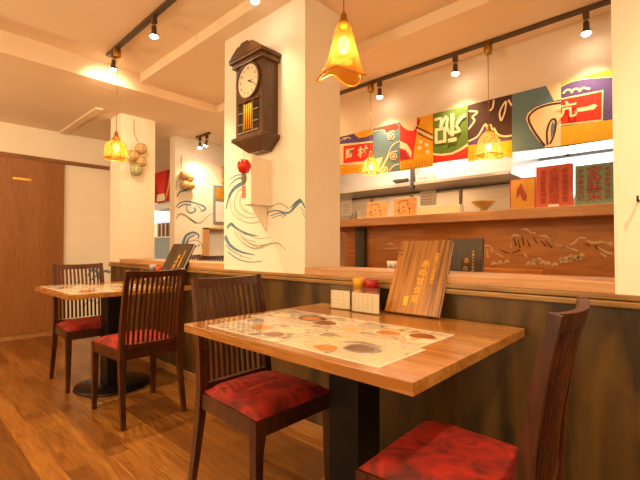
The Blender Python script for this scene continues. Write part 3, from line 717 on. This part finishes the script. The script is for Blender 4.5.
# 4 green with big characters
f = Flag('green flag with large cream characters over a red hem, fourth from left', [(433, top(433)), (468, top(468)), (468, 158), (433, 163)], 'green', .012)
f.fill([(433, 153), (441, 154), (452, 152.5), (461, 148), (468, 143), (468, 158.5), (433, 163.5)], 'cream').fill([(433, 155), (442, 156), (453, 154.3), (462, 150), (468, 146), (468, 158.5), (433, 163.5)], 'red')
for pts, w_ in (([(434.5, 120), (440, 118.5), (441.5, 121), (440.5, 127)], 3.0), ([(436.3, 128.5), (436.3, 143.5)], 3.2), ([(436.3, 130), (445.6, 128.2)], 3.0), ([(445, 128.5), (445, 142)], 3.2), ([(435.5, 142.8), (446, 141.2)], 3.2), ([(441, 128), (443.5, 121), (447, 116)], 3.0),
               ([(448, 118), (447, 126), (449, 132)], 2.6), ([(452.6, 113.5), (452.6, 136.5)], 4.0), ([(466, 115), (461, 118.5), (457.5, 124)], 3.8), ([(449, 133.5), (460, 131.5)], 3.0), ([(456.5, 125), (460.5, 132)], 2.8), ([(448.5, 140.8), (457, 139.2)], 4.0)):
    f.line(pts, w_, 'cream')
f.done()
# 5 dark brown / purple
f = Flag('dark brown and purple flag with cream wave lines, behind the right pendant', [(468, top(468)), (512, top(512)), (512, 153), (468, 159)], 'dark', .004)
f.fill([(468, 119), (471, 124), (468, 129)], 'purple').fill([(468, 143), (478, 137), (484, 128), (487, 129), (490.5, 126), (493, 131), (493, 139), (480, 143), (468, 146)], 'purple')
f.line([(468, 111), (477.5, 112), (472.5, 117), (474.5, 121), (468, 130)], 1.8, 'cream').line([(468, 141.5), (477.5, 136.5), (484, 126), (486, 124.5), (487.5, 128), (490.5, 125), (492.5, 131)], 1.8, 'cream')
f.line([(490, 111), (493, 107), (494, 100)], 1.6, 'cream').line([(494, 128), (498, 134.5), (505, 136.5), (512, 135.5)], 1.8, 'cream').line([(501, 121), (500, 112), (506, 101.5), (505, 112), (501.5, 121)], 1.6, 'cream').line([(508.5, 100), (512, 106)], 1.8, 'cream')
f.fill([(493, 139), (512, 138), (512, 141), (493, 143)], 'purple')
f.fill([(468, 145.5), (512, 140.5), (512, 153), (468, 159)], 'yellow')
f.done(((468, 152), (512, 146), .075))
# 6 blue grey with white fin
f = Flag('blue grey flag with a large cream fin outlined in brown, second from right', [(512, top(512)), (561, top(561)), (561, 147), (512, 152)], 'blue', .012)
f.fill([(546, top(546)), (561, top(561)), (561, 99), (554, 101)], 'cream')
f.fill([(561, 101), (548, 103), (536, 107), (528, 113), (526, 119), (530, 129), (538, 140), (545, 147.5), (561, 146)], 'cream').line([(561, 103), (548, 105), (537, 109), (530, 115), (529, 121), (534, 131), (541, 141), (545, 146)], 1.8, 'dark')
f.line([(547.5, 145), (547, 132), (550, 122), (554, 119), (556, 123), (554, 135), (550, 144)], 1.6, 'dark').fill([(551, 134), (551, 126), (553, 121.5), (555, 125), (553.5, 133), (551, 139)], 'blue')
f.done()
# 7 purple with red block
f = Flag('purple flag with 杭一 on a red block over a gold hem, rightmost in the row', [(561, top(561)), (640, top(640)), (640, 135), (561, 147)], 'purple', .008)
f.fill([(561, top(561)), (640, top(640)), (640, 75), (600, 76.5), (580, 78.5), (568, 82), (561, 86)], 'gold').line([(561, 87), (568, 83), (580, 79.5), (600, 77.5), (640, 76)], 1.0, 'cream')
for x in (563, 571, 579): f.line([(x, 94), (x+4, 91), (x+10, 91.5)], [1.5], 'cream') if False else f.line([(x, 94-(x-563)*.12), (x+4, 90-(x-563)*.12), (x+11, 91-(x-563)*.12)], 1.8, 'cream')
f.fill([(561, 98.5), (603.5, 90), (603, 121), (561, 126)], 'cream').fill([(561, 100), (602, 92), (601.5, 119.3), (561, 124.3)], 'red')
f.k.text('亢', .11, f.p((567.3, 111.5), .012), (1, 0, 0), (0, 0, 1), cl['cream'], .0005, bold=.002)
f.fill([(577, 108.2), (586, 107), (595, 104), (597.5, 105.8), (594, 109.5), (585, 111.2), (577, 112.3)], 'cream')
f.fill([(561, 127), (613, 119.5), (640, 116), (640, 135), (561, 146)], 'gold')
f.done()

# ------------------------------------------------------------------ counter and kitchen
t = thing('kitchen_counter', 'long wooden serving counter with a gold landscape panel and a display shelf on top', 'counter', (-1.2, 2.95, 0))
q = MB(); q.box((-2.6, -.15, 1.228), (2.6, .25, 1.296), COUNTER, .003); q.build('shelf_board', COUNTER, t)
POST = wood('dark_post', '3c3428', '5a4c38', .5, 'Z')
q = MB(); a = at(357, 200, 1, 3.04).x+1.2; b = at(366, 200, 1, 3.04).x+1.2; q.box((a, .06, 0), (b, .1, 1.228), POST); q.build('post', POST, t)
q = MB(); q.box((-2.55, .1, 0), (2.55, .18, 1.228), FRONT); SIL = mat('landscape_cream', 'e8c898', .5); DKL = mat('landscape_dark', '5a3414', .7)
def cl_(pts, w_, m): q.stroke([at(x, y, 1, 3.046)-Vector((-1.2, 2.95, 0)) for x, y in pts], [ww*.0066 for ww in (w_ if isinstance(w_, list) else [w_]*len(pts))], m)
for pts in ([(511, 239), (514, 235), (519, 236)], [(521, 230), (526, 229), (530, 232), (536, 233)], [(512, 242), (511, 248)], [(538, 236), (546, 236), (550, 240), (557, 245)], [(549, 238), (556, 244), (561, 246), (570, 248), (578, 251)],
            [(569, 245), (574, 243), (579, 238), (586, 238)], [(586, 240), (594, 243), (603, 242), (613, 246)], [(598, 247), (606, 252), (613, 254)], [(600, 252), (606, 257)], [(560, 247), (568, 246)], [(605, 242), (613, 243)],
            [(481, 250), (484, 246), (490, 246), (493, 252)], [(487, 249), (488, 258)], [(480, 258), (483, 250)], [(496, 253), (503, 257)], [(523, 252), (527, 257)], [(385, 245), (390, 243.5), (394, 245)], [(384, 249), (398, 248)]): cl_(pts, [.5, 2.0] + [1.5]*(len(pts)-2), SIL)
for pts in ([(514, 238), (516, 246)], [(518, 240), (520, 248)], [(522, 236), (524, 245)], [(540, 240), (546, 246)], [(545, 240), (552, 248)], [(594, 244), (597, 249)], [(584, 243), (590, 246)], [(500, 250), (508, 253)], [(512, 253), (520, 250)], [(527, 240), (530, 247)], [(533, 237), (537, 243)]): cl_(pts, [.6, 1.6], DKL)
for x, y in ((529, 264), (535, 261), (539, 260), (543, 263), (548, 264), (555, 265), (562, 260), (567, 259), (571, 257), (576, 258), (582, 256), (563, 262), (569, 261), (500, 263), (507, 262), (494, 264), (533, 264), (579, 259)):
    cl_([(x-3, y+1), (x, y-1.2), (x+3, y+.6)], [.8, 3.6, .8], SIL)
q.build('front_panel', None, t, recalc=False)

def thingmesh(name, k, label, cat, base, group=None):
    o = k.build(name); org(o, base); tag(o, label, cat, group); return o
ZS = 1.2965
# hood, divider panels
t = thing('range_hood', 'long stainless kitchen hood behind the flags', 'hood', (-2.4, 3.6, 1.62))
q = MB(); q.box((-1.6, -.3, .0), (1.38, .5, .03), STEEL, .003); q.build('lip', STEEL, t)
q = MB(); q.hexa([(-1.6, -.27, .03), (1.38, -.27, .03), (1.38, .5, .03), (-1.6, .5, .03)], [(-1.6, -.14, .5), (1.38, -.14, .5), (1.38, .5, .5), (-1.6, .5, .5)], STEEL); q.build('canopy', STEEL, t)
a = at(412, 170, 1, 3.3); q = MB(); q.box((a.x+2.4-.015, -.31, -.03), (a.x+2.4+.015, -.27, .45), DGREY); q.build('seam', DGREY, t)
a = at(393, 182, 1, 3.31); b = at(407, 178.5, 1, 3.31)
q = MB(); q.box((a.x+2.4, -.292, a.z-1.62), (b.x+2.4, -.262, b.z-1.62+.005), DGREY); q.build('control_panel', DGREY, t)
q = MB(); a = at(417, 182, 1, 3.31); b = at(433, 173, 1, 3.31); q.box((a.x+2.4, -.305, a.z-1.62), (b.x+2.4, -.27, b.z-1.62+.004), PAPER)
for i in range(5): q.box((a.x+2.42+i*.02, -.3065, a.z-1.62+.02), (a.x+2.43+i*.02, -.305, a.z-1.62+.032), INK)
q.build('notice', None, t)
# refrigerator units along the back wall
def fridge(label, x0, x1, z1=1.61):
    t = thing('steel_refrigerator', label, 'refrigerator', ((x0+x1)/2, 3.95, 0)); hw = (x1-x0)/2
    q = MB(); q.box((-hw, -.2, 0), (hw, .24, z1), STEELP); q.build('body', STEELP, t)
    q = MB(); q.box((-hw+.012, -.225, .1), (hw-.012, -.2, z1-.02), STEEL, .004); dr = q.build('door', STEEL, t)
    q = MB(); q.box((hw-.06, -.25, 1.1), (hw-.045, -.225, 1.45), DGREY, .002); q.build('handle', DGREY, dr)
xs = [at(px, 200, 1, 3.73).x for px in (318, 372, 412, 461, 520)]
for (a, b), l in zip(zip(xs, xs[1:]), ('left of the hood seam, by the clock pillar', 'behind the animal boards', 'behind the white notice and shelf bowl', 'behind the yellow sign')):
    fridge('tall stainless cabinet '+l, a+.004, b-.004)
# papers on the doors
for (x0, y0, x1, y1), l in (((341, 192, 352, 216), 'white sheet taped on the leftmost steel cabinet'), ((420, 190, 436, 206), 'white sheet taped on a steel cabinet right of the animal boards')):
    A = at(x0, y1, 1, 3.722); B = at(x1, y0, 1, 3.722); q = MB(); q.box((A.x, 3.7215, A.z), (B.x, 3.7240, B.z), PAPER)
    for i in range(4): q.box((A.x+.03, 3.7205, A.z+.03+.03*i), (B.x-.04, 3.7215, A.z+.036+.03*i), LAT)
    thingmesh('notice_sheet', q, l, 'notice', ((A.x+B.x)/2, 3.724, A.z))

# display items on the counter shelf
def board(label, x0, x1, h, lean, m, deco, y=2.90, name='display_board', cat='sign', th=.018):
    cxx = (x0+x1)/2; hw = (x1-x0)/2; t = thing(name, label, cat, (cxx, y, ZS))
    q = MB(); q.box((-hw, 0, 0), (hw, th, h), m, .002); q.build('panel', m, t).rotation_euler = (-lean, 0, 0)
    q = MB(); deco(q, hw, h); q.build('picture' if name == 'display_board' else 'lettering', None, t).rotation_euler = (-lean, 0, 0)
PALEW = wood('pale_board', 'cf9a5e', 'e2b47c', .5, 'X'); LINE = mat('burnt_line', '5a3420', .7)
def catface(q, hw, h):
    y = -.002
    q.stroke([(-hw*.5, y, h*.62), (-hw*.5, y, h*.82), (hw*.25, y, h*.82), (hw*.25, y, h*.6)], .005, LINE)
    q.stroke([(-hw*.45, y, h*.55), (-hw*.6, y, h*.3), (-hw*.3, y, h*.15)], .005, LINE); q.stroke([(hw*.3, y, h*.5), (hw*.5, y, h*.3), (hw*.45, y, h*.12)], .005, LINE)
    for a, b in ((-.1, .5), (.45, .42), (-.5, .35)): q.poly([(a*hw+.007*math.cos(i*.7), y, b*h+.006*math.sin(i*.7)) for i in range(9)], LINE)
    q.stroke([(-.2*hw, y, .3*h), (0, y, .25*h), (.15*hw, y, .32*h)], .004, LINE)
board('pale wooden board with a drawn animal face, left of the pair on the counter shelf', -2.125, -1.915, .150, .12, PALEW, catface)
board('pale wooden board with a drawn animal face, right of the pair on the counter shelf', -1.835, -1.630, .158, .08, PALEW, catface)
YEL = mat('mustard_board', 'c08a1c', .6, var=.15); REDB = mat('brick_red_board', 'b8502c', .6, var=.08, scale=30); GRN = mat('sage_green_board', '6f9078', .6, var=.08, scale=30)
DRD = mat('dark_red_paint', '9c3018', .6)
def yd(q, hw, h):
    q.poly([(hw*x, -.002, h*z) for x, z in ((-.5, .35), (-.45, .65), (-.1, .85), (.1, .62), (.35, .45), (.3, .25), (0, .3), (-.2, .5))], DRD)
    for a, b, c, d_ in ((-1, .02, 1, .02), (-1, .98, 1, .98), (-.98, 0, -.98, 1), (.98, 0, .98, 1)): q.stroke([(a*hw, -.002, b*h), (c*hw, -.002, d_*h)], .006, DRD)
def vtext(strs, m, y=-.002):
    def fn(q, hw, h):
        for (s_, xf_, sz) in strs:
            n = len(s_)
            for i, c in enumerate(s_): q.text(c, sz, (xf_*hw, y, h*(.90-.80*(i+.5)/n)), (1, 0, 0), (0, 0, 1), m, .0005, bold=.001)
    return fn
board('mustard yellow sign with a red shape on the counter shelf', -.903, -.745, .215, .06, YEL, yd)
board('brick red wooden sign with faint columns of characters on the counter shelf', -.738, -.530, .275, .06, REDB, vtext([('会席料理', 0, .062), ('季節御膳特選', -.6, .034), ('季節御膳特選', .6, .034)], DRD), y=2.885, name='wooden_sign')
board('sage green wooden sign with dark red characters at the right end of the shelf', -.520, -.322, .255, .06, GRN, vtext([('家庭菜', 0, .085), ('手作季節料理', -.68, .030), ('手作季節料理', .68, .030)], DRD), name='wooden_sign')
q = MB(); CER = mat('olive_ceramic', 'a08840', .3); q.lathe([(0, 0), (.032, 0), (.030, .018), (.022, .024), (.05, .04), (.085, .072), (.088, .078), (.080, .076), (.045, .046), (0, .040)], m=CER)
o = q.build('footed_bowl'); o.location = (-1.09, 2.92, ZS); tag(o, 'shallow footed ceramic bowl on the counter shelf', 'bowl')
# low white tiled splash block behind the shelf
q = MB(); q.box((at(402, 200, 1, 3.22).x, 3.22, 0), (at(460, 200, 1, 3.22).x, 3.30, 1.40), mat('cream_splash', 'e8cfa8', .5)); thingmesh('splash_panel', q, 'low cream splash panel behind the counter shelf, left of the bowl', 'panel', (-1.6, 3.26, 0))
# small figurines left end
q = MB(); FG = mat('pewter_figure', '6a6258', .4, .3)
for i, (x, r, h) in enumerate(((0, .030, .075), (-.045, .022, .045), (.045, .025, .05), (.02, .012, .10))): q.lathe([(0, 0), (r, 0), (r*.9, h*.3), (r*.45, h*.6), (r*.5, h*.8), (0, h)], (x, (i % 2)*.02, 0), FG, 12)
o = q.build('figurine'); o.location = (-2.27, 2.90, ZS); tag(o, 'small dark pewter figurine group at the left end of the counter shelf', 'figurine')
q = MB(); q.lathe([(0, 0), (.022, 0), (.026, .05), (.02, .055), (.023, .055), (.024, .06), (0, .06)], m=CLEAR); o = q.build('glass_tumbler'); o.location = (-2.165, 2.86, ZS); tag(o, 'small clear glass between figurine and animal boards on the shelf', 'glass')
q = MB(); q.box((-.03, -.001, 0), (.03, .001, .014), PAPER); o = q.build('price_tag'); o.location = (-.62, 2.815, ZS); tag(o, 'tiny pale tag below the brick red sign on the shelf edge', 'tag')

# caddy with cups beyond the ledge
t = thing('cup_caddy', 'small dark caddy with pale cups beyond the ledge, left of the wooden menu book', 'caddy', (-1.30, 2.05, .745))
q = MB(); q.box((-.05, -.04, 0), (.05, .04, .17), DARK); q.build('box', DARK, t)
for i in range(3):
    q = MB(); q.lathe([(0, .17), (.011, .17), (.014, .215), (0, .215)], (-.03+.03*i, 0, 0), PAPER, 12); q.build('cup', PAPER, t)
# bench back beyond the ledge
t = thing('wooden_bench', 'dark bench with its back rail showing below the landscape panel', 'bench', (-.81, 2.6, 0))
q = MB(); q.box((-.19, -.02, .46), (.185, .02, .908), FRONT, .004); q.build('backrest', FRONT, t)
q = MB(); q.box((-.19, -.02, .42), (.185, .19, .46), FRONT, .004); q.build('seat', FRONT, t)
for x in (-.17, .165):
    for y in (0, .17): q = MB(); q.box((x-.02, y-.02, 0), (x+.02, y+.02, .42), FRONT); q.build('leg', FRONT, t)

# ------------------------------------------------------------------ glass floats
ROPE = mat('rope', 'b08c58', .9); FLG = mat('float_glass_green', 'b4c49a', .15, var=.1); FLA = mat('float_glass_amber', 'dcbc88', .15, var=.1)
def floats(label, base, items, hook):
    t = thing('glass_float_cluster', label, 'glass floats', hook)
    q = MB(); q.tube([(0, 0, 0), (.004, 0, -.15)] + [(Vector(p)-Vector(hook)) for p, r, m in items[:1]], .004, ROPE, 6); q.build('hanging_rope', ROPE, t)
    for p, r, m in items:
        c = Vector(p)-Vector(hook); q = MB(); q.ball(c, r, m); b = q.build('glass_ball', m, t)
        q = MB()
        for a in range(4):
            th = a*math.pi/4
            q.tube([c+Vector((math.cos(th)*math.cos(u), math.sin(th)*math.cos(u), math.sin(u)))*r*1.03 for u in [i*math.pi/10 for i in range(21)]], .0025, ROPE, 5)
        for z in (-.5, 0, .5):
            rr = math.sqrt(1-z*z); q.tube([c+Vector((math.cos(i*math.pi/10)*rr, math.sin(i*math.pi/10)*rr, z))*r*1.03 for i in range(21)], .0025, ROPE, 5)
        q.build('net', ROPE, b)
XF = -4.314
floats('netted glass floats hanging on the pillar behind the far pendant', None,
       [((XF+.062, 1.80, 2.09), .055, FLA), ((XF+.060, 1.715, 2.00), .056, FLA), ((XF+.062, 1.80, 1.955), .055, FLA), ((XF+.064, 1.755, 1.855), .060, FLG)], (XF+.012, 1.745, 2.40))
XF = -4.7
floats('netted glass floats hanging on the wave wall above the painted waves', None,
       [((XF+.055, 2.50, 1.95), .05, FLA), ((XF+.055, 2.585, 1.93), .05, FLA), ((XF+.055, 2.52, 1.83), .055, FLA), ((XF+.055, 2.60, 1.83), .05, FLA)], (XF+.012, 2.49, 2.21))

# ------------------------------------------------------------------ fittings on the wave wall
CABW = wood('cabinet_pine', 'c08a50', 'd8a468', .5, 'Z')
t = thing('wall_cabinet', 'open light wood box cabinet at the foot of the wave wall', 'cabinet', (-4.69, 2.98, .0))
q = MB()
q.box((0, -.18, .90), (.12, -.16, 1.30), CABW); q.box((0, .24, .90), (.12, .26, 1.30), CABW); q.box((0, -.18, 1.28), (.12, .26, 1.30), CABW); q.build('frame', CABW, t)
q = MB(); q.box((-.004, -.16, .9), (.01, .24, 1.28), PLASTER); q.build('back', PLASTER, t)
q = MB(); q.box((0, -.18, 0), (.12, .26, .90), PLASTER); q.build('plinth', PLASTER, t)
t = thing('pinboard', 'grey wall frame with pale papers beside the clock pillar edge', 'frame', (-4.695, 3.06, 1.36))
q = MB(); q.box((0, -.11, 0), (.03, .14, .52), mat('frame_grey', '8f9498', .4, .3), .003); q.build('frame', None, t)
q = MB(); q.box((.031, -.085, .03), (.034, .115, .30), PAPER); q.box((.031, -.085, .33), (.034, .115, .49), YEL); q.build('papers', None, t)
k = MB()
for i in range(5): k.ball((0, .01*(i % 2), i*.05), .03, YEL, (.7, 1, 1), 8)
o = k.build('hanging_ornament'); o.location = (-4.665, 3.10, 1.93); tag(o, 'yellow string ornament high on the wave wall beside the clock pillar', 'ornament')
k = MB(); k.tube([(0, 0, 0), (0, -.03, .0), (0, -.03, .015)], .004, BLACK); o = k.build('wall_hook'); A = at(638.5, 198, 1, YW); o.location = (A.x, YW+.001, A.z-.01); tag(o, 'tiny dark hook on the right white pillar at the picture edge', 'hook')

# ------------------------------------------------------------------ back room seen between the two left pillars
A = at(150, 165, 1, 3.4); B = at(174, 200, 1, 3.4)
f = MB(); f.box((A.x, 3.4, B.z), (B.x, 3.41, A.z), cl['deepred'])
m_ = (A.x+B.x)/2; f.poly([(m_-.35, 3.396, A.z-.06), (m_+.30, 3.396, A.z-.04), (m_+.08, 3.396, B.z+.12), (m_-.10, 3.396, B.z+.14)], cl['red'])
f.poly([(m_-.15, 3.394, B.z+.15), (m_+.13, 3.394, B.z+.15), (m_+.16, 3.394, B.z+.02), (m_-.18, 3.394, B.z+.02)], cl['cream'])
f.stroke([(A.x, 3.393, B.z+.12), (m_-.4, 3.393, A.z-.25), (m_-.5, 3.393, A.z-.05)], .03, cl['dark']); f.stroke([(B.x-.1, 3.393, A.z-.02), (m_+.3, 3.393, B.z+.3), (B.x-.3, 3.393, B.z+.05)], .03, cl['yellow'])
thingmesh('fishing_flag', f, 'dark red flag seen between the two left pillars', 'flag', (m_, 3.4, B.z))
t = thing('range_hood', 'steel hood seen through the gap between the two left pillars', 'hood', (m_, 3.6, 1.0))
q = MB(); q.box((A.x-m_, -.15, B.z-1.0-.12), (B.x-m_, .3, B.z-1.0-.005), STEEL); q.build('canopy', STEEL, t)
q = MB(); q.box((-.2, 0, B.z-1.0-.005), (.2, .3, ZA-1.0), STEEL); q.build('duct', STEEL, t)
k_ = struct(box('window_2', (at(155, 215, 1, 4.18).x-.3, 4.18, at(160, 223, 1, 4.18).z), (at(171, 215, 1, 4.18).x-.1, 4.2, at(160, 206, 1, 4.18).z), mat('window_light_dim', (.9, .95, 1), emit=(.92, .96, 1), es=1.0)))
q = MB()
for px in (158, 162, 166): x = at(px, 215, 1, 4.17).x; q.box((x-.02, 4.16, 1.20), (x+.02, 4.18, 1.64), WF)
q.build('window_frame', None, k_)
t = thing('kitchen_cabinet', 'blue grey steel cabinet low in the gap between the two left pillars', 'cabinet', (m_, 3.7, 0))
BG = mat('blue_grey_steel', '8a9aa8', .4, .2); q = MB(); q.box((A.x-m_, -.2, 0), (B.x-m_+.05, .3, 1.22), BG); q.build('body', BG, t)
q = MB(); q.box((A.x-m_, -.22, 1.22), (B.x-m_+.05, .3, 1.25), STEEL); q.build('worktop', STEEL, t)

# groups of look-alikes
GR = {'dining_chair': 'slatted dining chairs with red seats', 'dining_table': 'pedestal dining tables', 'track_spotlight': 'spotlights on the ceiling tracks', 'pendant_lamp': 'amber glass pendant lamps',
      'ceiling_track': 'ceiling light tracks', 'menu_book': 'wooden menu books', 'display_board': 'boards on the counter shelf', 'wooden_sign': 'wooden signs on the counter shelf', 'steel_refrigerator': 'steel cabinets in the kitchen',
      'card_holder': 'card holders on the tables', 'sauce_bottle': 'condiment jars on the tables', 'glass_float_cluster': 'glass float clusters', 'notice_sheet': 'sheets taped in the kitchen', 'fishing_flag': 'fishing flags hung over the counter'}
for o in bpy.data.objects:
    n = o.name.split('.')[0]
    if o.parent is None and n in GR and 'group' not in o: o['group'] = GR[n]
